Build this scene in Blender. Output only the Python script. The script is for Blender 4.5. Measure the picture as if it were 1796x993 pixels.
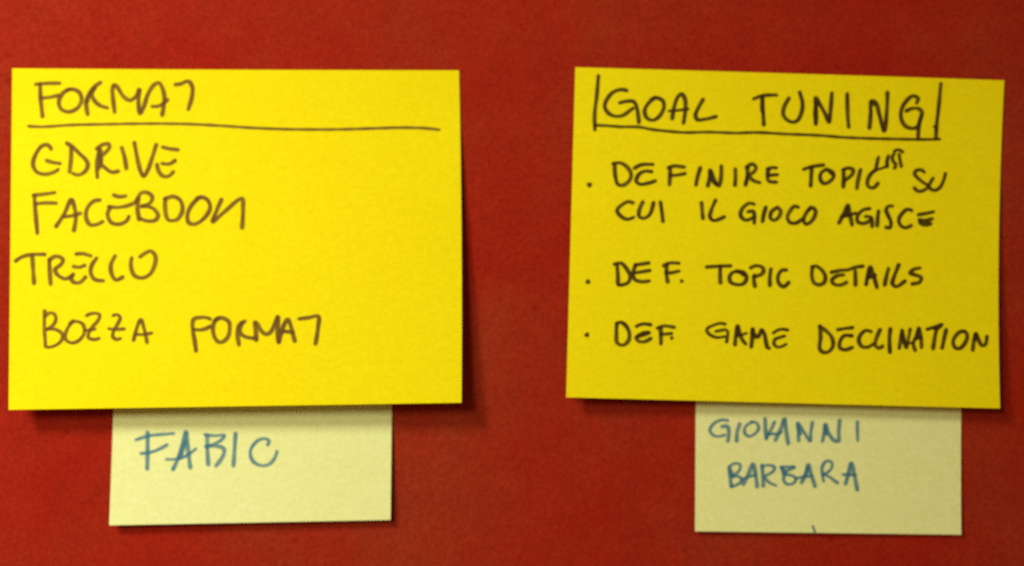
import bpy, bmesh, math, random
from mathutils import Vector

# ------------------------------------------------------------------ camera, world, lamps, exposure
# the wall is the plane y = 0, the camera looks along +y; metres throughout
PW, PH = 1796.0, 993.0            # proportions of the framed piece of wall
WALL_W = 0.2274                   # width of wall in the frame
DIST = 0.27                       # camera to wall
PX = WALL_W / PW
S = bpy.context.scene
C = S.collection
for o in list(bpy.data.objects):
    bpy.data.objects.remove(o)

cam_d = bpy.data.cameras.new('camera')
cam = bpy.data.objects.new('camera', cam_d)
C.objects.link(cam)
cam.location = (0, -DIST, 0)
cam.rotation_euler = (math.radians(90), 0, 0)
cam_d.sensor_width = 36
cam_d.lens = 36 * DIST / WALL_W
cam_d.clip_start = 0.01
cam_d.clip_end = 50
cam_d.dof.use_dof = True
cam_d.dof.focus_distance = DIST - 0.030
cam_d.dof.aperture_fstop = 8.0
S.camera = cam

world = bpy.data.worlds.new('World')
S.world = world
world.use_nodes = True
bg = world.node_tree.nodes['Background']
bg.inputs['Color'].default_value = (1.0, 0.56, 0.22, 1)
bg.inputs['Strength'].default_value = 0.19

def lamp(name, loc, size, power, color, aim=(0.0, 0, 0)):
    d = bpy.data.lights.new(name, 'AREA')
    d.shape = 'RECTANGLE'
    d.size, d.size_y = size
    d.energy = power
    d.color = color
    o = bpy.data.objects.new(name, d)
    C.objects.link(o)
    o.location = loc
    o.rotation_euler = (Vector(aim) - Vector(loc)).to_track_quat('-Z', 'Y').to_euler()
    return o
# two ceiling lamps above left: the doubled soft edges of the notes' shadows
lamp('ceiling_lamp', (-0.30, -0.36, 0.31), (0.12, 0.12), 3.08, (1.0, 1.0, 0.90), (-0.47, 0, -0.28))
lamp('ceiling_lamp', (-0.22, -0.50, 0.17), (0.13, 0.13), 1.82, (1.0, 1.0, 0.90), (-0.44, 0, -0.28))

S.view_settings.view_transform = 'Standard'
S.view_settings.look = 'None'
S.view_settings.exposure = 0.0
S.view_settings.gamma = 1.0
S.view_settings.use_curve_mapping = False
S.render.engine = 'CYCLES'
S.cycles.use_denoising = False
S.cycles.max_bounces = 6
S.cycles.transparent_max_bounces = 24
S.cycles.pixel_filter_type = 'BLACKMAN_HARRIS'
S.cycles.filter_width = 1.8

# ------------------------------------------------------------------ materials
def new_mat(name):
    m = bpy.data.materials.new(name)
    m.use_nodes = True
    nt = m.node_tree
    nt.nodes.clear()
    return m, nt, nt.nodes, nt.links

def noise(N, L, scale, detail=2.0, rough=0.5, vec=None, stretch=None):
    tc = N.new('ShaderNodeTexCoord')
    mp = N.new('ShaderNodeMapping')
    if stretch:
        mp.inputs['Scale'].default_value = stretch
    L.new(tc.outputs['Object'], mp.inputs['Vector'])
    n = N.new('ShaderNodeTexNoise')
    n.inputs['Scale'].default_value = scale
    n.inputs['Detail'].default_value = detail
    n.inputs['Roughness'].default_value = rough
    L.new(mp.outputs['Vector'], n.inputs['Vector'])
    return n

def ramp(N, L, src, stops):
    r = N.new('ShaderNodeValToRGB')
    e = r.color_ramp.elements
    while len(e) < len(stops):
        e.new(0.5)
    for el, (p, c) in zip(e, stops):
        el.position = p
        el.color = (*c, 1)
    L.new(src, r.inputs['Fac'])
    return r

def mixc(N, L, kind, fac, a, b):
    x = N.new('ShaderNodeMix')
    x.data_type = 'RGBA'
    x.blend_type = kind
    if isinstance(fac, float):
        x.inputs[0].default_value = fac
    else:
        L.new(fac, x.inputs[0])
    L.new(a, x.inputs[6])
    L.new(b, x.inputs[7])
    return x.outputs[2]

def bump_chain(N, L, items):
    prev = None
    for src, strength, dist in items:
        b = N.new('ShaderNodeBump')
        b.inputs['Strength'].default_value = strength
        b.inputs['Distance'].default_value = dist
        L.new(src, b.inputs['Height'])
        if prev:
            L.new(prev, b.inputs['Normal'])
        prev = b.outputs['Normal']
    return prev

def wall_material():
    m, nt, N, L = new_mat('red_wall_paint')
    big = noise(N, L, 16, 5.0, 0.62)
    c1 = ramp(N, L, big.outputs['Fac'], [(0.33, (0.335, 0.011, 0.0035)), (0.50, (0.325, 0.018, 0.0050)),
                                        (0.67, (0.308, 0.028, 0.0080))])
    mid = noise(N, L, 95, 3.0, 0.6)
    c2 = ramp(N, L, mid.outputs['Fac'], [(0.30, (0.94, 0.91, 0.91)), (0.70, (1.05, 1.09, 1.09))])
    fine = noise(N, L, 1500, 3.0, 0.75)
    c3 = ramp(N, L, fine.outputs['Fac'], [(0.32, (0.79, 0.66, 0.63)), (0.68, (1.15, 1.36, 1.40))])
    speck = N.new('ShaderNodeTexVoronoi')
    speck.inputs['Scale'].default_value = 95
    tc = N.new('ShaderNodeTexCoord')
    L.new(tc.outputs['Object'], speck.inputs['Vector'])
    c4 = ramp(N, L, speck.outputs['Distance'], [(0.035, (0.72, 0.6, 0.6)), (0.085, (1, 1, 1))])
    col = mixc(N, L, 'MULTIPLY', 1.0, c1.outputs[0], c2.outputs[0])
    col = mixc(N, L, 'MULTIPLY', 1.0, col, c3.outputs[0])
    col = mixc(N, L, 'MULTIPLY', 0.8, col, c4.outputs[0])
    p = N.new('ShaderNodeBsdfPrincipled')
    L.new(col, p.inputs['Base Color'])
    p.inputs['Roughness'].default_value = 0.85
    p.inputs['Specular IOR Level'].default_value = 0.05
    lump = noise(N, L, 260, 2.0, 0.5)
    L.new(bump_chain(N, L, [(lump.outputs['Fac'], 0.22, 0.0006), (fine.outputs['Fac'], 0.25, 0.00015)]),
          p.inputs['Normal'])
    o = N.new('ShaderNodeOutputMaterial')
    L.new(p.outputs[0], o.inputs['Surface'])
    return m

def paper_material(name, colour, warm, fine_amt):
    m, nt, N, L = new_mat(name)
    big = noise(N, L, 28, 4.0, 0.6)
    c1 = ramp(N, L, big.outputs['Fac'], [(0.34, warm), (0.62, colour)])
    fine = noise(N, L, 1300, 4.0, 0.78)
    lo = 1 - fine_amt
    hi = 1 + fine_amt * 0.6
    c2 = ramp(N, L, fine.outputs['Fac'], [(0.30, (lo, lo, lo * 0.9)), (0.70, (hi, hi, 1 + fine_amt * 2.2))])
    fib = noise(N, L, 420, 3.0, 0.6, stretch=(1, 1, 2.6))
    c3 = ramp(N, L, fib.outputs['Fac'], [(0.3, (0.975, 0.97, 0.93)), (0.7, (1.02, 1.02, 1.06))])
    col = mixc(N, L, 'MULTIPLY', 1.0, c1.outputs[0], c2.outputs[0])
    col = mixc(N, L, 'MULTIPLY', 1.0, col, c3.outputs[0])
    p = N.new('ShaderNodeBsdfPrincipled')
    L.new(col, p.inputs['Base Color'])
    p.inputs['Roughness'].default_value = 0.8
    p.inputs['Specular IOR Level'].default_value = 0.06
    L.new(bump_chain(N, L, [(fib.outputs['Fac'], 0.22, 0.0002), (fine.outputs['Fac'], 0.2, 0.00008)]),
          p.inputs['Normal'])
    t = N.new('ShaderNodeBsdfTranslucent')
    L.new(col, t.inputs['Color'])
    mx = N.new('ShaderNodeMixShader')
    mx.inputs['Fac'].default_value = 0.06
    L.new(p.outputs[0], mx.inputs[1])
    L.new(t.outputs[0], mx.inputs[2])
    o = N.new('ShaderNodeOutputMaterial')
    L.new(mx.outputs[0], o.inputs['Surface'])
    return m

def ink_material(name, colour, cover):
    # felt pen: a dye film that thins out at the rim of the stroke (U runs 0 centre - 1 rim)
    m, nt, N, L = new_mat(name)
    uv = N.new('ShaderNodeUVMap')
    sp = N.new('ShaderNodeSeparateXYZ')
    L.new(uv.outputs[0], sp.inputs[0])
    rim = N.new('ShaderNodeMapRange')
    rim.interpolation_type = 'SMOOTHSTEP'
    rim.inputs['From Min'].default_value = 0.5
    rim.inputs['From Max'].default_value = 1.0
    rim.inputs['To Min'].default_value = 1.0
    rim.inputs['To Max'].default_value = 0.0
    L.new(sp.outputs['X'], rim.inputs['Value'])
    n1 = noise(N, L, 260, 3.0, 0.6)
    mr = N.new('ShaderNodeMapRange')
    mr.inputs['From Min'].default_value = 0.3
    mr.inputs['From Max'].default_value = 0.7
    mr.inputs['To Min'].default_value = cover * 0.84
    mr.inputs['To Max'].default_value = min(1.0, cover * 1.13)
    L.new(n1.outputs['Fac'], mr.inputs['Value'])
    mu = N.new('ShaderNodeMath')
    mu.operation = 'MULTIPLY'
    L.new(rim.outputs[0], mu.inputs[0])
    L.new(mr.outputs[0], mu.inputs[1])
    tr = N.new('ShaderNodeBsdfTransparent')
    d = N.new('ShaderNodeBsdfPrincipled')
    d.inputs['Base Color'].default_value = (*colour, 1)
    d.inputs['Roughness'].default_value = 0.7
    d.inputs['Specular IOR Level'].default_value = 0.2
    mx = N.new('ShaderNodeMixShader')
    L.new(mu.outputs[0], mx.inputs['Fac'])
    L.new(tr.outputs[0], mx.inputs[1])
    L.new(d.outputs[0], mx.inputs[2])
    o = N.new('ShaderNodeOutputMaterial')
    L.new(mx.outputs[0], o.inputs['Surface'])
    return m

M_WALL = wall_material()
M_YEL = paper_material('bright_yellow_paper', (0.92, 0.785, 0.003), (0.92, 0.755, 0.002), 0.09)
M_PALE = paper_material('pale_yellow_paper', (0.855, 0.885, 0.36), (0.86, 0.87, 0.335), 0.08)
M_BROWN = ink_material('brown_felt_ink', (0.160, 0.068, 0.008), 0.73)
M_BLACK = ink_material('black_brown_felt_ink', (0.055, 0.024, 0.001), 0.80)
M_BLUE = ink_material('blue_felt_ink', (0.050, 0.215, 0.310), 0.66)

# ------------------------------------------------------------------ helpers
def mesh_obj(name, verts, faces, mat, parent=None, smooth=True, uvs=None):
    me = bpy.data.meshes.new(name)
    me.from_pydata(verts, [], faces)
    if smooth:
        me.polygons.foreach_set('use_smooth', [True] * len(me.polygons))
    if uvs is not None:
        ul = me.uv_layers.new(name='UVMap')
        for lp in me.loops:
            ul.data[lp.index].uv = uvs[lp.vertex_index]
    me.materials.append(mat)
    me.update()
    o = bpy.data.objects.new(name, me)
    C.objects.link(o)
    if parent:
        o.parent = parent
    return o

def wall_pt(px, py, h):
    """point at height h off the wall on the sight line of a photograph position"""
    k = (DIST - h) / DIST
    return Vector(((px - PW / 2) * PX * k, -h, (PH / 2 - py) * PX * k))

# ------------------------------------------------------------------ the wall
def build_wall():
    # gently uneven plaster under paint, thick slab, larger than the frame
    x0, x1, z0, z1, n, m = -0.42, 0.42, -0.32, 0.32, 84, 64
    rnd = random.Random(3)
    ph = [(rnd.uniform(8, 30), rnd.uniform(8, 30), rnd.uniform(0, 6.28)) for _ in range(6)]
    vs, fs = [], []
    for j in range(m + 1):
        for i in range(n + 1):
            x = x0 + (x1 - x0) * i / n
            z = z0 + (z1 - z0) * j / m
            w = sum(math.sin(a * x + b * z + c) for a, b, c in ph) / 6
            vs.append((x, 0.00020 + 0.00015 * w, z))
    for j in range(m):
        for i in range(n):
            a = j * (n + 1) + i
            fs.append((a, a + 1, a + n + 2, a + n + 1))
    b = len(vs)
    vs += [(x0, 0.03, z0), (x1, 0.03, z0), (x1, 0.03, z1), (x0, 0.03, z1)]
    fs.append((b, b + 3, b + 2, b + 1))
    fs.append(tuple([b, b + 1] + [i for i in range(n, -1, -1)]))
    top = m * (n + 1)
    fs.append(tuple([b + 2, b + 3] + [top + i for i in range(n + 1)]))
    fs.append(tuple([b + 3, b] + [j * (n + 1) for j in range(m + 1)]))
    fs.append(tuple([b + 1, b + 2] + [j * (n + 1) + n for j in range(m, -1, -1)]))
    o = mesh_obj('wall', vs, fs, M_WALL)
    o['kind'] = 'structure'
build_wall()

# ------------------------------------------------------------------ the notes
class Note:
    """A sheet stuck along its top edge and bending away from the wall below it."""
    def __init__(s, corners, lift, stuck=0.16, power=1.6, base=0.00012, bow=(0, 0, 0, 0), wav=0.0, seed=0):
        s.c = corners          # TL TR BR BL in photograph positions
        s.lift = lift          # height off the wall at bottom left, bottom right
        s.stuck, s.power, s.base, s.bow, s.wav, s.seed = stuck, power, base, bow, wav, seed
    def pos(s, u, v):
        (ax, ay), (bx, by), (cx, cy), (dx, dy) = s.c
        x = (1 - v) * ((1 - u) * ax + u * bx) + v * ((1 - u) * dx + u * cx)
        y = (1 - v) * ((1 - u) * ay + u * by) + v * ((1 - u) * dy + u * cy)
        # bows of the left, right, top, bottom edges, photograph units
        l, r, t, b = s.bow
        k = 4 * v * (1 - v)
        q = 4 * u * (1 - u)
        return x + k * (l * (1 - u) + r * u), y + q * (t * (1 - v) + b * v)
    def h(s, u, v):
        t = max(0.0, (v - s.stuck) / (1 - s.stuck))
        a = s.lift[0] * (1 - u) + s.lift[1] * u
        w = s.wav * math.sin(u * 5.3 + s.seed) * math.sin(v * 4.1 + s.seed * 1.7) * min(1, t * 3)
        return s.base + a * t ** s.power + w
    def inv(s, px, py):
        u = v = 0.5
        for _ in range(12):
            x, y = s.pos(u, v)
            e = 1e-3
            xu, yu = s.pos(u + e, v)
            xv, yv = s.pos(u, v + e)
            a, b, c, d = (xu - x) / e, (xv - x) / e, (yu - y) / e, (yv - y) / e
            det = a * d - b * c
            rx, ry = px - x, py - y
            u += (d * rx - b * ry) / det
            v += (-c * rx + a * ry) / det
        return u, v
    def surf(s, px, py, off=0.0):
        u, v = s.inv(px, py)
        return wall_pt(px, py, s.h(u, v) + off)
    def build(s, mat, label, cat, nu=60, nv=46, thick=0.0001):
        vs, fs = [], []
        for side in (0, 1):
            for j in range(nv + 1):
                for i in range(nu + 1):
                    u, v = i / nu, j / nv
                    x, y = s.pos(u, v)
                    p = wall_pt(x, y, s.h(u, v))
                    if side:
                        p.y += thick
                    vs.append(p)
        K = (nu + 1) * (nv + 1)
        W = nu + 1
        for j in range(nv):
            for i in range(nu):
                a = j * W + i
                fs.append((a, a + W, a + W + 1, a + 1))
                fs.append((K + a, K + a + 1, K + a + W + 1, K + a + W))
        for i in range(nu):
            fs.append((i, i + 1, K + i + 1, K + i))
            a = nv * W + i
            fs.append((a + 1, a, K + a, K + a + 1))
        for j in range(nv):
            a = j * W
            fs.append((a + W, a, K + a, K + a + W))
            a = j * W + nu
            fs.append((a, a + W, K + a + W, K + a))
        o = mesh_obj('sticky_note', [tuple(p) for p in vs], fs, mat)
        m = o.data
        # the rim faces stay flat so the paper edge is crisp
        for p in list(m.polygons)[2 * nu * nv:]:
            p.use_smooth = False
        # crisp edge: split the normals at the rim
        bm = bmesh.new()
        bm.from_mesh(m)
        bmesh.ops.split_edges(bm, edges=[e for e in bm.edges if len(e.link_faces) == 2 and
                                         e.link_faces[0].normal.dot(e.link_faces[1].normal) < 0.5])
        bm.to_mesh(m)
        bm.free()
        o['label'] = label
        o['category'] = cat
        s.obj = o
        return o

# ------------------------------------------------------------------ pen strokes
RND = random.Random(11)

def smooth_path(pts, step=1.5):
    if len(pts) == 1:
        return pts
    if len(pts) == 2:
        (x0, y0), (x1, y1) = pts
        n = max(2, int(math.hypot(x1 - x0, y1 - y0) / step))
        return [(x0 + (x1 - x0) * i / n, y0 + (y1 - y0) * i / n) for i in range(n + 1)]
    P = [pts[0]] + list(pts) + [pts[-1]]
    out = []
    for k in range(1, len(P) - 2):
        p0, p1, p2, p3 = P[k - 1], P[k], P[k + 1], P[k + 2]
        # centripetal Catmull-Rom
        def tj(t, a, b):
            return t + max(1e-4, math.hypot(b[0] - a[0], b[1] - a[1])) ** 0.5
        t0 = 0.0
        t1 = tj(t0, p0, p1) if p0 != p1 else 0.5
        t2 = tj(t1, p1, p2)
        t3 = tj(t2, p2, p3) if p2 != p3 else t2 + 0.5
        n = max(2, int(math.hypot(p2[0] - p1[0], p2[1] - p1[1]) / step))
        def L(a, b, ta, tb, t):
            w = (t - ta) / (tb - ta)
            return (a[0] + (b[0] - a[0]) * w, a[1] + (b[1] - a[1]) * w)
        for i in range(n):
            t = t1 + (t2 - t1) * i / n
            A1, A2, A3 = L(p0, p1, t0, t1, t), L(p1, p2, t1, t2, t), L(p2, p3, t2, t3, t)
            B1, B2 = L(A1, A2, t0, t2, t), L(A2, A3, t1, t3, t)
            out.append(L(B1, B2, t1, t2, t))
    out.append(pts[-1])
    return out

def stroke(note, pts, w, vs, fs, uvs, z):
    path = smooth_path(pts)
    if len(path) == 1:      # a dot: round blot
        cx, cy = path[0]
        b = len(vs)
        vs.append(note.surf(cx, cy, z)); uvs.append((0, 0))
        for ring, (rr, e) in enumerate(((0.55, 0.5), (1.0, 1.0))):
            for k in range(12):
                a = k * math.tau / 12
                r = w * 0.5 * rr * (1 + 0.1 * math.sin(3 * a + cx))
                vs.append(note.surf(cx + r * math.cos(a), cy + r * math.sin(a), z)); uvs.append((e, 0))
        for k in range(12):
            n = (k + 1) % 12
            fs.append((b, b + 1 + n, b + 1 + k))
            fs.append((b + 1 + k, b + 1 + n, b + 13 + n, b + 13 + k))
        return z
    n = len(path)
    ph = RND.uniform(0, 6.28)
    fr = RND.uniform(0.05, 0.12)
    rows = []
    for i, (x, y) in enumerate(path):
        a = path[max(0, i - 1)]
        c = path[min(n - 1, i + 1)]
        tx, ty = c[0] - a[0], c[1] - a[1]
        l = math.hypot(tx, ty) or 1e-6
        tx, ty = tx / l, ty / l
        # chisel tip: horizontal strokes a little thinner; pressure wavers
        chis = 0.86 + 0.16 * abs(ty)
        ww = w * 0.5 * chis * (1 + 0.08 * math.sin(ph + i * fr * 3) + RND.uniform(-0.02, 0.02))
        rows.append((x, y, tx, ty, ww))
    # round ends
    x, y, tx, ty, ww = rows[0]
    head = [(x - tx * ww * k, y - ty * ww * k, tx, ty, ww * math.sqrt(1 - k * k), 1 if k > .9 else 0) for k in (0.97, 0.75, 0.4)]
    x, y, tx, ty, ww = rows[-1]
    tail = [(x + tx * ww * k, y + ty * ww * k, tx, ty, ww * math.sqrt(1 - k * k), 1 if k > .9 else 0) for k in (0.4, 0.75, 0.97)]
    R = [(a, cc) for a, cc in zip([h[:5] for h in head], (0.95, 0.72, 0.4))] + [(r, 0.0) for r in rows] + \
        [(a, cc) for a, cc in zip([t[:5] for t in tail], (0.4, 0.72, 0.95))]
    b = len(vs)
    fr5 = (-1, -0.55, 0, 0.55, 1)
    for (x, y, tx, ty, ww), cc in R:
        for f in fr5:
            vs.append(note.surf(x - ty * ww * f, y + tx * ww * f, z))
            e = abs(f) if cc == 0 else min(1.0, math.hypot(abs(f) * math.sqrt(max(0, 1 - cc * cc)), cc))
            uvs.append((e, 0))
        z += 1.2e-8
    for i in range(len(R) - 1):
        for k in range(4):
            p = b + i * 5 + k
            fs.append((p, p + 1, p + 6, p + 5))
    return z + 1.0e-6

def write(note, name, mat, origin, scale, width, strokes, label=None):
    """strokes: lists of points (local units / scale + origin); a trailing number overrides the width"""
    vs, fs, uvs = [], [], []
    z = 2.5e-5
    for st in strokes:
        w = width * 1.27
        if not isinstance(st[-1], tuple):
            w = max(st[-1], 0.84 * width) * 1.27
            st = st[:-1]
        pts = [(origin[0] + x / scale, origin[1] + y / scale) for x, y in st]
        z = stroke(note, pts, w, vs, fs, uvs, z)
    o = mesh_obj(name, [tuple(v) for v in vs], fs, mat, note.obj, True, uvs)
    if label:
        o['label'] = label
    return o

# ---- small notes first (they hang lower on the wall, partly under the big ones)
n_small_left = Note([(205, 560), (689, 560), (685, 912), (191.5, 921.5)], (0.0022, 0.0017), 0.30, 1.4)
n_small_left.build(M_PALE, 'pale yellow note with one blue word, tucked under the brighter big note', 'sticky note', 40, 30)
n_small_right = Note([(1221, 585), (1688, 590), (1686, 938), (1219, 932)], (0.0010, 0.0007), 0.30, 1.4, bow=(0, -1.5, 0, 0))
n_small_right.build(M_PALE, 'pale yellow note with two rows of blue letters, under the bulleted note', 'sticky note', 40, 30)
n_big_left = Note([(21.5, 120), (805, 123.5), (809.5, 706.5), (15, 719)], (0.0060, 0.0066), 0.10, 1.25,
                  bow=(0, 2.2, 0.6, 0), wav=0.00026, seed=1)
n_big_left.build(M_YEL, 'big bright yellow note in brown pen, long straight line under its heading', 'sticky note')
n_big_right = Note([(1009, 118), (1761.5, 141), (1754, 716.5), (993, 697)], (0.0042, 0.0034), 0.10, 1.3,
                   bow=(0, -6, -0.5, 0), wav=0.00026, seed=2.4)
n_big_right.build(M_YEL, 'big yellow note in black pen with bracketed heading and three dotted items', 'sticky note')
for n in (n_small_left, n_small_right, n_big_left, n_big_right):
    n.obj['group'] = 'sticky notes on the red wall'

# ---- left big note, brown pen
A = ((0, 100), 3.971)
W_BR = 7.9
word = lambda note, mat, T, w, strokes, name='handwritten_word': write(note, name, mat, T[0], T[1], w, strokes)
L1 = n_big_left
word(L1, M_BROWN, A, W_BR, [
    [(250, 190), (330, 184), (415, 183)], [(280, 190), (282, 280), (296, 412)], [(290, 286), (340, 282), (405, 268)],
    [(490, 225), (440, 250), (410, 310), (425, 362), (480, 382), (540, 355), (568, 300), (550, 245), (500, 224), (460, 232)],
    [(610, 398), (600, 310), (625, 250), (665, 202), (700, 178)], [(662, 215), (640, 258), (658, 305), (700, 340), (748, 354)],
    [(645, 225), (622, 262), (606, 310)],
    [(798, 382), (786, 280), (783, 225), (795, 195), (815, 208), (860, 275), (905, 302), (950, 270), (970, 225), (964, 310),
     (976, 395), (1000, 350), (1030, 260), (1070, 197), (1105, 180), (1130, 215), (1145, 290), (1130, 402)],
    [(1060, 345), (1110, 340), (1165, 300)],
    [(1222, 192), (1255, 188), (1312, 170), (1338, 205), (1336, 280), (1312, 362)]])
write(L1, 'underline', M_BROWN, (0, 0), 1, 6.2, [
    [(50, 221.5), (75, 222.5), (121, 219.5), (176, 218.2), (252, 217), (327, 217.6), (390, 220.8), (450, 224.8),
     (520, 227), (600, 227), (645, 225.6), (706, 224), (745, 225), (770, 227.6)]])
word(L1, M_BROWN, A, W_BR, [
    [(356, 640), (330, 612), (290, 622), (248, 680), (230, 750), (255, 800), (310, 817), (370, 805), (404, 785)],
    [(325, 722), (370, 735), (418, 742)],
    [(466, 602), (500, 622), (550, 670), (600, 720), (612, 755), (590, 800), (545, 822), (510, 812)], [(495, 635), (495, 700), (485, 800)],
    [(678, 836), (675, 760), (682, 690), (694, 640)], [(672, 640), (712, 612), (755, 606), (762, 630), (735, 665), (706, 692), (704, 725), (688, 775)],
    [(700, 655), (694, 700), (700, 740), (735, 775), (780, 803), (822, 796)],
    [(848, 634), (868, 700), (880, 776)],
    [(936, 600), (955, 700), (980, 800), (1000, 832), (1028, 790), (1060, 700), (1087, 614)],
    [(1132, 628), (1180, 640), (1238, 646)], [(1130, 742), (1180, 745), (1217, 722)],
    [(1093, 750), (1107, 800), (1140, 832), (1178, 828), (1205, 802)]])
B = ((0, 320), 3.102)
word(L1, M_BROWN, B, W_BR, [
    [(182, 70), (230, 65), (296, 56)], [(187, 75), (192, 150), (203, 276)], [(190, 118), (240, 112), (306, 113)],
    [(306, 238), (350, 170), (388, 94), (408, 150), (412, 200), (402, 260)], [(352, 187), (395, 181), (436, 169)],
    [(542, 96), (510, 102), (475, 140), (468, 190), (490, 230), (530, 228), (558, 213)],
    [(619, 69), (645, 78), (683, 74)], [(592, 132), (640, 136), (700, 125), (742, 106)],
    [(597, 140), (585, 175), (605, 218), (650, 227), (690, 208), (700, 187)],
    [(755, 85), (748, 140), (756, 200)], [(742, 97), (768, 58), (800, 55), (828, 78), (822, 105), (790, 126), (770, 131)],
    [(775, 128), (830, 140), (860, 180), (845, 205), (800, 210), (760, 196)],
    [(900, 88), (898, 140), (915, 203), (960, 203), (992, 155), (982, 100), (945, 77), (895, 90)],
    [(1088, 80), (1045, 120), (1020, 175), (1026, 218), (1060, 227), (1110, 195), (1143, 140), (1130, 97), (1096, 80), (1070, 88)],
    [(1204, 95), (1180, 150), (1157, 213), (1215, 165), (1316, 88), (1322, 150), (1317, 246)]])
word(L1, M_BROWN, B, W_BR, [
    [(86, 427), (120, 405), (170, 393), (243, 392)], [(175, 395), (180, 470), (185, 548)],
    [(275, 553), (270, 480), (268, 420)], [(268, 425), (295, 404), (325, 406), (343, 422), (333, 445), (300, 475), (312, 502), (355, 525), (393, 508)],
    [(415, 390), (450, 388), (494, 400)], [(401, 458), (430, 462), (460, 452)], [(398, 500), (387, 520), (400, 543), (435, 544), (464, 516)],
    [(525, 413), (500, 450), (493, 490), (515, 528), (562, 535)],
    [(625, 402), (603, 450), (608, 500), (630, 531), (666, 516)],
    [(716, 412), (712, 455), (730, 505), (770, 520), (815, 500), (843, 445), (845, 400), (820, 374), (790, 385), (763, 404)]])
word(L1, M_BROWN, B, 6.9, [
    [(243, 700), (241, 780), (248, 893)], [(248, 727), (268, 711), (295, 716), (304, 745), (290, 775), (255, 800)],
    [(255, 800), (300, 800), (338, 825), (335, 858), (300, 888), (262, 898)],
    [(395, 755), (365, 800), (355, 850), (385, 873), (425, 863), (458, 820), (450, 772), (410, 756), (380, 768)],
    [(472, 724), (500, 713), (541, 719), (534, 750), (492, 800), (480, 843), (510, 855), (538, 849)], [(467, 806), (515, 798)],
    [(616, 724), (640, 720), (654, 737), (640, 770), (618, 810), (614, 840), (635, 855), (654, 849)], [(592, 796), (630, 800), (676, 797)],
    [(727, 858), (745, 790), (765, 747), (785, 800), (800, 870)], [(737, 826), (775, 828), (823, 820)]])
D_ = ((300, 520), 5.6125)
word(L1, M_BROWN, D_, W_BR, [
    [(245, 535), (235, 450), (217, 350), (212, 262), (228, 222), (290, 208), (355, 210), (384, 222)], [(225, 325), (290, 330), (345, 316), (382, 297)],
    [(470, 217), (428, 250), (412, 310), (428, 400), (465, 448), (510, 446), (560, 398), (578, 320), (568, 250), (520, 217), (465, 212), (430, 235)],
    [(668, 475), (655, 390), (655, 320), (680, 272), (725, 247)], [(700, 262), (676, 318), (688, 368), (740, 400), (800, 410), (835, 415)],
    [(838, 428), (835, 340), (826, 250), (850, 270), (890, 340), (938, 372), (980, 350), (1020, 270), (1052, 197), (1050, 300),
     (1050, 400), (1060, 458), (1080, 380), (1108, 290), (1150, 225), (1178, 290), (1200, 370), (1217, 436)],
    [(1075, 345), (1130, 345), (1200, 355)],
    [(1260, 220), (1350, 210), (1448, 196), (1448, 300), (1422, 465)]])

# ---- small left note, blue pen
E_ = ((180, 700), 3.326)
word(n_small_left, M_BLUE, E_, 7.8, [
    [(262, 197), (262, 300), (260, 404)], [(195, 238), (270, 215), (350, 206), (413, 201), 5.0], [(224, 318), (290, 308), (340, 287), (376, 267), 5.2],
    [(412, 408), (450, 320), (487, 192), (494, 260), (511, 398)], [(374, 352), (430, 350), (490, 330), (543, 291), 5.2], [(450, 345), (482, 250)],
    [(597, 208), (650, 214), (710, 212), (690, 240), (640, 265), (600, 274), 5.2], [(610, 215), (611, 300), (616, 380)],
    [(605, 278), (660, 274), (708, 292), (698, 340), (662, 388)],
    [(775, 202), (769, 300), (763, 388), 7.4],
    [(963, 266), (970, 242), (940, 231), (900, 246), (866, 290), (862, 330), (882, 368), (930, 389), (973, 379), (1003, 345), (1017, 306), 5.0]])

# ---- right big note, black pen
G = ((1000, 100), 4.49)
H = ((1300, 110), 4.49)
R1 = n_big_right
W_BK = 7.6
write(R1, 'heading_bracket', M_BLACK, *G, 7.2, [
    [(222, 150), (210, 300), (193, 450), (195, 572)],
    [(195, 538), (300, 542), (400, 550), (540, 552), (650, 572), (780, 586), (900, 595), (1100, 592), (1300, 599), (1480, 595),
     (1697, 607), (1947, 617), (2147, 633), (2397, 643), (2647, 648), (2797, 650), (2910, 647), 6.4],
    [(2919, 212), (2902, 395), (2888, 520), (2880, 643)], [(2867, 548), (2876, 556), (2880, 580), 5.0]])
word(R1, M_BLACK, G, W_BK, [
    [(444, 264), (400, 257), (340, 277), (292, 330), (272, 390), (302, 443), (360, 468), (420, 458), (460, 430), (494, 405)],
    [(390, 362), (440, 350), (500, 352), (525, 400), (541, 513)],
    [(670, 320), (620, 360), (587, 420), (602, 478), (650, 498), (700, 470), (738, 400), (730, 347), (680, 322), (640, 330)],
    [(804, 483), (820, 390), (850, 312), (880, 292), (903, 330), (908, 410), (893, 518)], [(778, 426), (850, 420), (928, 410), 5.0],
    [(1045, 338), (1010, 400), (987, 460), (1002, 493), (1060, 491), (1148, 470)]])
word(R1, M_BLACK, H, W_BK, [
    [(98, 285), (170, 260), (278, 255)], [(165, 270), (172, 380), (178, 486)], [(168, 290), (160, 365), (172, 400), 6],
    [(375, 282), (342, 340), (330, 400), (352, 443), (400, 468), (440, 458), (473, 400), (483, 320), (460, 234)],
    [(588, 482), (590, 400), (587, 277), (620, 330), (660, 400), (693, 468), (703, 380), (714, 242)], [(592, 320), (582, 400), (586, 478)],
    [(835, 247), (838, 400), (846, 506)],
    [(1010, 513), (1020, 400), (1025, 302), (1058, 312), (1090, 420), (1125, 538), (1145, 400), (1152, 237)], [(1022, 308), (1048, 330)],
    [(1382, 315), (1394, 282), (1352, 262), (1302, 300), (1262, 370), (1260, 440), (1292, 498), (1350, 518), (1390, 500), (1418, 425)],
    [(1302, 380), (1340, 362), (1400, 364), (1423, 395), (1407, 450), (1396, 520), (1393, 598)]])
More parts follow.
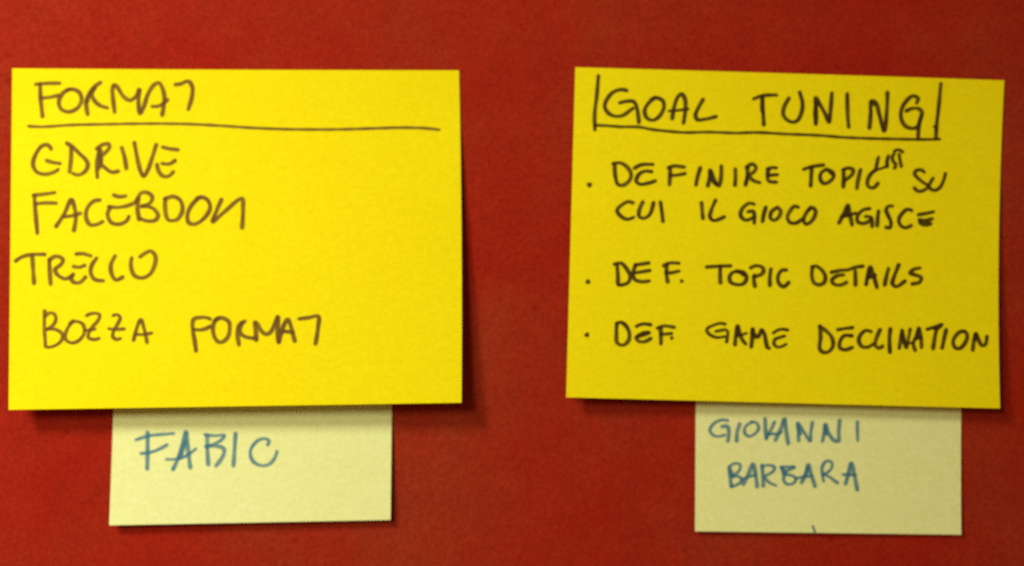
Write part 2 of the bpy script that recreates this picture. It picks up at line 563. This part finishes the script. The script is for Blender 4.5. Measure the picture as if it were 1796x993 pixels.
I_ = ((1000, 260), 4.49)
bullet = lambda T, x, y, w: write(R1, 'bullet_dot', M_BLACK, T[0], T[1], w, [[(x, y)]])
bullet(I_, 152, 289, 9.5)
word(R1, M_BLACK, I_, W_BK, [
    [(338, 122), (400, 117), (458, 160), (480, 210), (463, 260), (410, 293), (375, 284), (356, 220), (350, 130)],
    [(507, 157), (560, 131), (653, 128)], [(640, 185), (590, 181), (545, 202), (520, 258), (547, 283), (610, 277), (670, 258)],
    [(772, 155), (812, 141), (898, 149)], [(788, 152), (786, 220), (782, 286)], [(787, 215), (840, 212), (903, 200)],
    [(1024, 157), (1005, 220), (991, 288)],
    [(1085, 293), (1098, 230), (1102, 172), (1130, 240), (1170, 298), (1188, 230), (1190, 142)], [(1102, 190), (1118, 250), (1150, 285)],
    [(1300, 167), (1302, 230), (1298, 289)],
    [(1382, 288), (1394, 220), (1398, 152)], [(1390, 152), (1430, 124), (1463, 150), (1448, 185), (1410, 215), (1440, 253), (1492, 271)], [(1400, 215), (1385, 270)],
    [(1552, 164), (1590, 153), (1623, 155)], [(1562, 165), (1554, 210), (1563, 258), (1623, 267)], [(1560, 215), (1632, 208)]])
word(R1, M_BLACK, I_, 7.4, [
    [(494, 430), (455, 422), (400, 452), (370, 490), (396, 533), (450, 560), (498, 545)],
    [(572, 425), (547, 480), (542, 533), (575, 553), (620, 530), (645, 480), (655, 432)],
    [(712, 428), (722, 500), (731, 575)]])
word(R1, M_BLACK, I_, 7.4, [
    [(1035, 432), (1040, 500), (1046, 550)],
    [(1144, 412), (1115, 480), (1101, 543), (1130, 570), (1213, 541)]])
# GIOCO runs over two traced windows
word(R1, M_BLACK, I_, 7.4, [
    [(1448, 441), (1410, 434), (1357, 475), (1342, 530), (1380, 566), (1430, 553), (1448, 540)], [(1402, 500), (1443, 500), (1450, 588)],
    [(1540, 467), (1525, 520), (1515, 577)],
    [(1622, 472), (1585, 502), (1577, 550), (1605, 568), (1645, 540), (1656, 490), (1632, 467)],
    [(1796, 465), (1766, 458), (1731, 495), (1711, 545), (1731, 585), (1776, 590), (1826, 560)],
    [(1891, 470), (1856, 515), (1838, 565), (1856, 598), (1896, 580), (1929, 525), (1930, 488), (1903, 468), (1876, 490)]])
J = ((1380, 250), 4.49)
word(R1, M_BLACK, J, W_BK, [
    [(133, 211), (200, 190), (288, 178)], [(195, 195), (192, 270), (188, 338)],
    [(310, 212), (270, 240), (264, 290), (290, 322), (330, 313), (368, 270), (363, 237), (320, 214)], [(335, 232), (362, 252)],
    [(445, 348), (448, 280), (446, 215)], [(442, 216), (480, 202), (520, 214), (518, 245), (480, 283), (450, 305)],
    [(580, 217), (562, 290), (552, 360)],
    [(700, 215), (660, 250), (634, 310), (642, 346), (680, 358), (716, 324)]])
K_ = ((1480, 250), 8.98)
word(R1, M_BLACK, K_, 6.8, [
    [(545, 235), (522, 330), (505, 425)], [(480, 450), (530, 430), (600, 405), (690, 372), 5.2],
    [(700, 215), (682, 290), (682, 375)],
    [(790, 185), (765, 220), (775, 290), (815, 350), (800, 400)],
    [(795, 145), (835, 116), (880, 120), (925, 148)], [(870, 190), (885, 280), (905, 372)]])
word(R1, M_BLACK, K_, 7.0, [
    [(1265, 465), (1215, 432), (1150, 440), (1112, 490), (1160, 555), (1250, 630), (1330, 690), (1280, 740), (1200, 770), (1140, 750), (1115, 720)],
    [(1405, 565), (1365, 630), (1340, 690), (1390, 745), (1450, 750), (1520, 700), (1570, 600), (1600, 490)]])
word(R1, M_BLACK, J, 7.4, [
    [(411, 633), (450, 560), (481, 492), (495, 560), (514, 648)], [(430, 582), (480, 574), (543, 556)], [(478, 520), (470, 572)],
    [(653, 521), (600, 532), (557, 580), (558, 623), (600, 638), (645, 622), (668, 600)], [(620, 583), (662, 590), (672, 658)],
    [(722, 542), (715, 600), (712, 653)],
    [(832, 501), (800, 502), (782, 532), (800, 580), (820, 630), (810, 673), (782, 668)],
    [(984, 536), (950, 527), (907, 560), (882, 610), (896, 653), (935, 672), (978, 655)],
    [(1037, 569), (1090, 560), (1156, 546)], [(1042, 608), (1090, 612), (1143, 601)], [(1047, 612), (1052, 638), (1090, 652), (1133, 640)], [(1060, 630), (1120, 628)]])
O_ = ((1000, 440), 4.49)
bullet(O_, 140, 244, 9)
word(R1, M_BLACK, O_, W_BK, [
    [(348, 106), (400, 97), (450, 150), (473, 200), (458, 248), (420, 266), (382, 266), (376, 200), (370, 112)],
    [(512, 112), (560, 105), (618, 96)], [(515, 112), (497, 170), (507, 223), (560, 243), (623, 237)], [(500, 175), (560, 166), (628, 155)],
    [(737, 117), (780, 97), (856, 98)], [(760, 110), (758, 180), (768, 242)], [(755, 176), (800, 172), (856, 160)],
    [(878, 239), 7.5]])
word(R1, M_BLACK, O_, W_BK, [
    [(1075, 128), (1160, 122), (1263, 119)], [(1182, 122), (1181, 190), (1183, 250)],
    [(1350, 172), (1290, 166), (1257, 200), (1262, 245), (1310, 266), (1365, 258), (1390, 215), (1370, 172), (1310, 160)], [(1340, 165), (1368, 190)],
    [(1422, 134), (1465, 117), (1513, 131), (1523, 165), (1490, 193), (1442, 204)], [(1452, 192), (1447, 230), (1455, 277)],
    [(1580, 147), (1572, 210), (1573, 270)],
    [(1703, 151), (1665, 156), (1637, 200), (1642, 253), (1680, 283), (1720, 250)]])
P_ = ((1380, 440), 4.49)
word(R1, M_BLACK, P_, W_BK, [
    [(202, 128), (197, 200), (216, 253), (255, 268), (293, 250), (303, 200), (270, 147), (226, 120), (200, 128)],
    [(352, 169), (420, 155), (480, 150), (540, 130), (598, 122)],
    [(448, 190), (400, 196), (355, 231), (372, 263), (425, 269), (468, 250)],
    [(538, 160), (540, 210), (540, 266)],
    [(625, 263), (640, 180), (658, 127), (685, 200), (709, 287)], [(632, 215), (680, 200), (695, 192)], [(655, 150), (645, 205)],
    [(800, 142), (785, 200), (771, 266)],
    [(881, 112), (850, 190), (832, 258), (860, 283), (928, 240)],
    [(1048, 136), (1000, 146), (972, 175), (1010, 190), (1058, 211), (1048, 245), (987, 261)]])
bullet(O_, 132, 662, 9)
word(R1, M_BLACK, O_, W_BK, [
    [(367, 577), (364, 650), (371, 725), (415, 743), (458, 710), (466, 650), (440, 592), (400, 563), (368, 572)],
    [(522, 595), (570, 576), (633, 582)], [(622, 645), (570, 665), (520, 682), (540, 712), (590, 714), (633, 692)], [(530, 672), (575, 648), (612, 642)],
    [(687, 609), (740, 592), (818, 602)], [(712, 606), (715, 670), (715, 732)], [(712, 657), (760, 655), (798, 651)],
    [(800, 687), 7]])
Q = ((1230, 560), 10.565)
word(R1, M_BLACK, Q, W_BK, [
    [(440, 92), (360, 75), (230, 110), (115, 170), (105, 225), (180, 300), (290, 338), (390, 330), (450, 320), 5.6],
    [(270, 225), (350, 210), (450, 195), (490, 235), (485, 320), (470, 415), 5.8],
    [(625, 465), (640, 300), (670, 120), (710, 260), (760, 380), (820, 455)], [(650, 310), (740, 290), (835, 260), 5.6], [(670, 180), (675, 300)],
    [(925, 510), (945, 340), (950, 170), (985, 290), (1040, 330), (1090, 260), (1118, 195), (1165, 260), (1200, 430), (1225, 520), (1255, 535)],
    [(945, 240), (960, 310), (1030, 325)],
    [(1335, 255), (1420, 200), (1510, 185), (1600, 200), 5.6], [(1545, 310), (1450, 340), (1370, 370), (1345, 450), (1385, 505), (1460, 515), (1570, 465), 6.0]])
V_ = ((1560, 560), 8.98)
def rebase(strokes, T, U):
    """strokes traced in window T, given in window U"""
    out = []
    for st in strokes:
        out.append([(((p[0] / T[1] + T[0][0]) - U[0][0]) * U[1], ((p[1] / T[1] + T[0][1]) - U[0][1]) * U[1])
                    if isinstance(p, tuple) else p for p in st])
    return out
word(R1, M_BLACK, P_, W_BK, [
    [(260, 593), (266, 680), (259, 768), (280, 797), (325, 797), (363, 750), (353, 680), (310, 632), (260, 597)],
    [(402, 621), (460, 612), (516, 605)], [(513, 670), (450, 669), (417, 720), (417, 763), (460, 780), (513, 762)],
    [(663, 636), (625, 627), (582, 660), (567, 710), (592, 753), (640, 758), (680, 735)],
    [(734, 622), (705, 690), (697, 743), (725, 766), (753, 752)],
    [(815, 617), (808, 700), (812, 797)]] + rebase([
    [(155, 455), (180, 300), (200, 165), (225, 290), (265, 450), (300, 300), (325, 160), 6.8], [(190, 260), (235, 370)],
    [(405, 490), (375, 385), (420, 270), (462, 135), (495, 280), (505, 445), 6.8], [(400, 310), (500, 285), 5.4], [(450, 200), (430, 290)],
    [(290, 380), (370, 370), 4.6],
    [(595, 160), (700, 125), (830, 80), (770, 140), (700, 145), 6.8], [(742, 150), (710, 310), (688, 460)],
    [(892, 170), (860, 310), (830, 450)],
    [(1180, 190), (1110, 200), (1030, 280), (1002, 370), (1040, 450), (1100, 462), (1180, 390), (1225, 280), (1200, 200), (1140, 190)],
    [(1312, 480), (1330, 340), (1360, 220), (1400, 320), (1460, 415), (1510, 400), (1535, 275), 7.2], [(1355, 240), (1345, 320)]], V_, P_))

# ---- small right note, blue pen
X_ = ((1230, 720), 6.6176)
Y_ = ((1360, 720), 6.6176)
word(n_small_right, M_BLUE, X_, 7.4, [
    [(310, 118), (240, 110), (150, 150), (100, 225), (130, 280), (190, 302), (270, 285), 4.8], [(240, 188), (300, 185), (320, 250), (308, 355)],
    [(445, 160), (415, 260), (412, 350)],
    [(590, 135), (520, 180), (500, 250), (545, 300), (610, 280), (665, 210), (640, 145), (580, 132), 5.2],
    [(740, 100), (745, 220), (755, 325)], [(755, 325), (800, 240), (850, 135), 5.0], [(770, 270), (880, 270), (930, 250), 5.0],
    [(860, 345), (920, 220), (965, 100), (985, 240), (1008, 385)],
    [(1130, 350), (1125, 250), (1118, 145), (1190, 250), (1265, 355), (1270, 260), (1290, 140), 5.4], [(1120, 190), (1150, 270)],
    [(1405, 355), (1430, 250), (1440, 160), (1480, 270), (1540, 345), (1590, 355), (1595, 240), (1605, 120)], [(1440, 200), (1450, 270)],
    [(1812, 135), (1812, 240), (1815, 345), 5.8]])
word(n_small_right, M_BLUE, X_, 7.4, [
    [(325, 665), (335, 780), (350, 880)], [(320, 660), (380, 618), (445, 625), (450, 680), (400, 735), (345, 760), 5.4],
    [(350, 765), (440, 770), (470, 810), (420, 860), (345, 885), 5.4], [(340, 700), (365, 770)],
    [(490, 855), (540, 760), (598, 620), (630, 740), (648, 880)], [(470, 800), (550, 770), (635, 750), 5.4],
    [(720, 875), (715, 760), (705, 640)], [(700, 650), (790, 635), (850, 660), (830, 710), (740, 770), (780, 830), (865, 870), 5.2],
    [(920, 655), (1075, 655), 5.4], [(930, 660), (955, 740), (960, 820), (1005, 858), (1070, 845), (1100, 790), (1050, 755), (970, 745), 5.4],
    [(1075, 660), (985, 705)], [(940, 670), (975, 730)],
    [(1165, 835), (1210, 740), (1240, 630), (1275, 740), (1320, 880)], [(1090, 790), (1190, 770), (1290, 760), 5.0], [(1235, 680), (1205, 760)],
    [(1420, 820), (1405, 740), (1405, 650), (1450, 590), (1510, 600), (1515, 660), (1470, 715), (1410, 750), 5.0], [(1420, 735), (1490, 775), (1580, 840), 5.4],
    [(1675, 850), (1710, 720), (1738, 610), (1775, 740), (1810, 920)], [(1645, 745), (1720, 745), (1790, 748), 5.0]])
write(n_small_right, 'pen_tick', M_BLUE, (1190, 690), 3.819, 4.4, [[(900, 890), (912, 926)]])
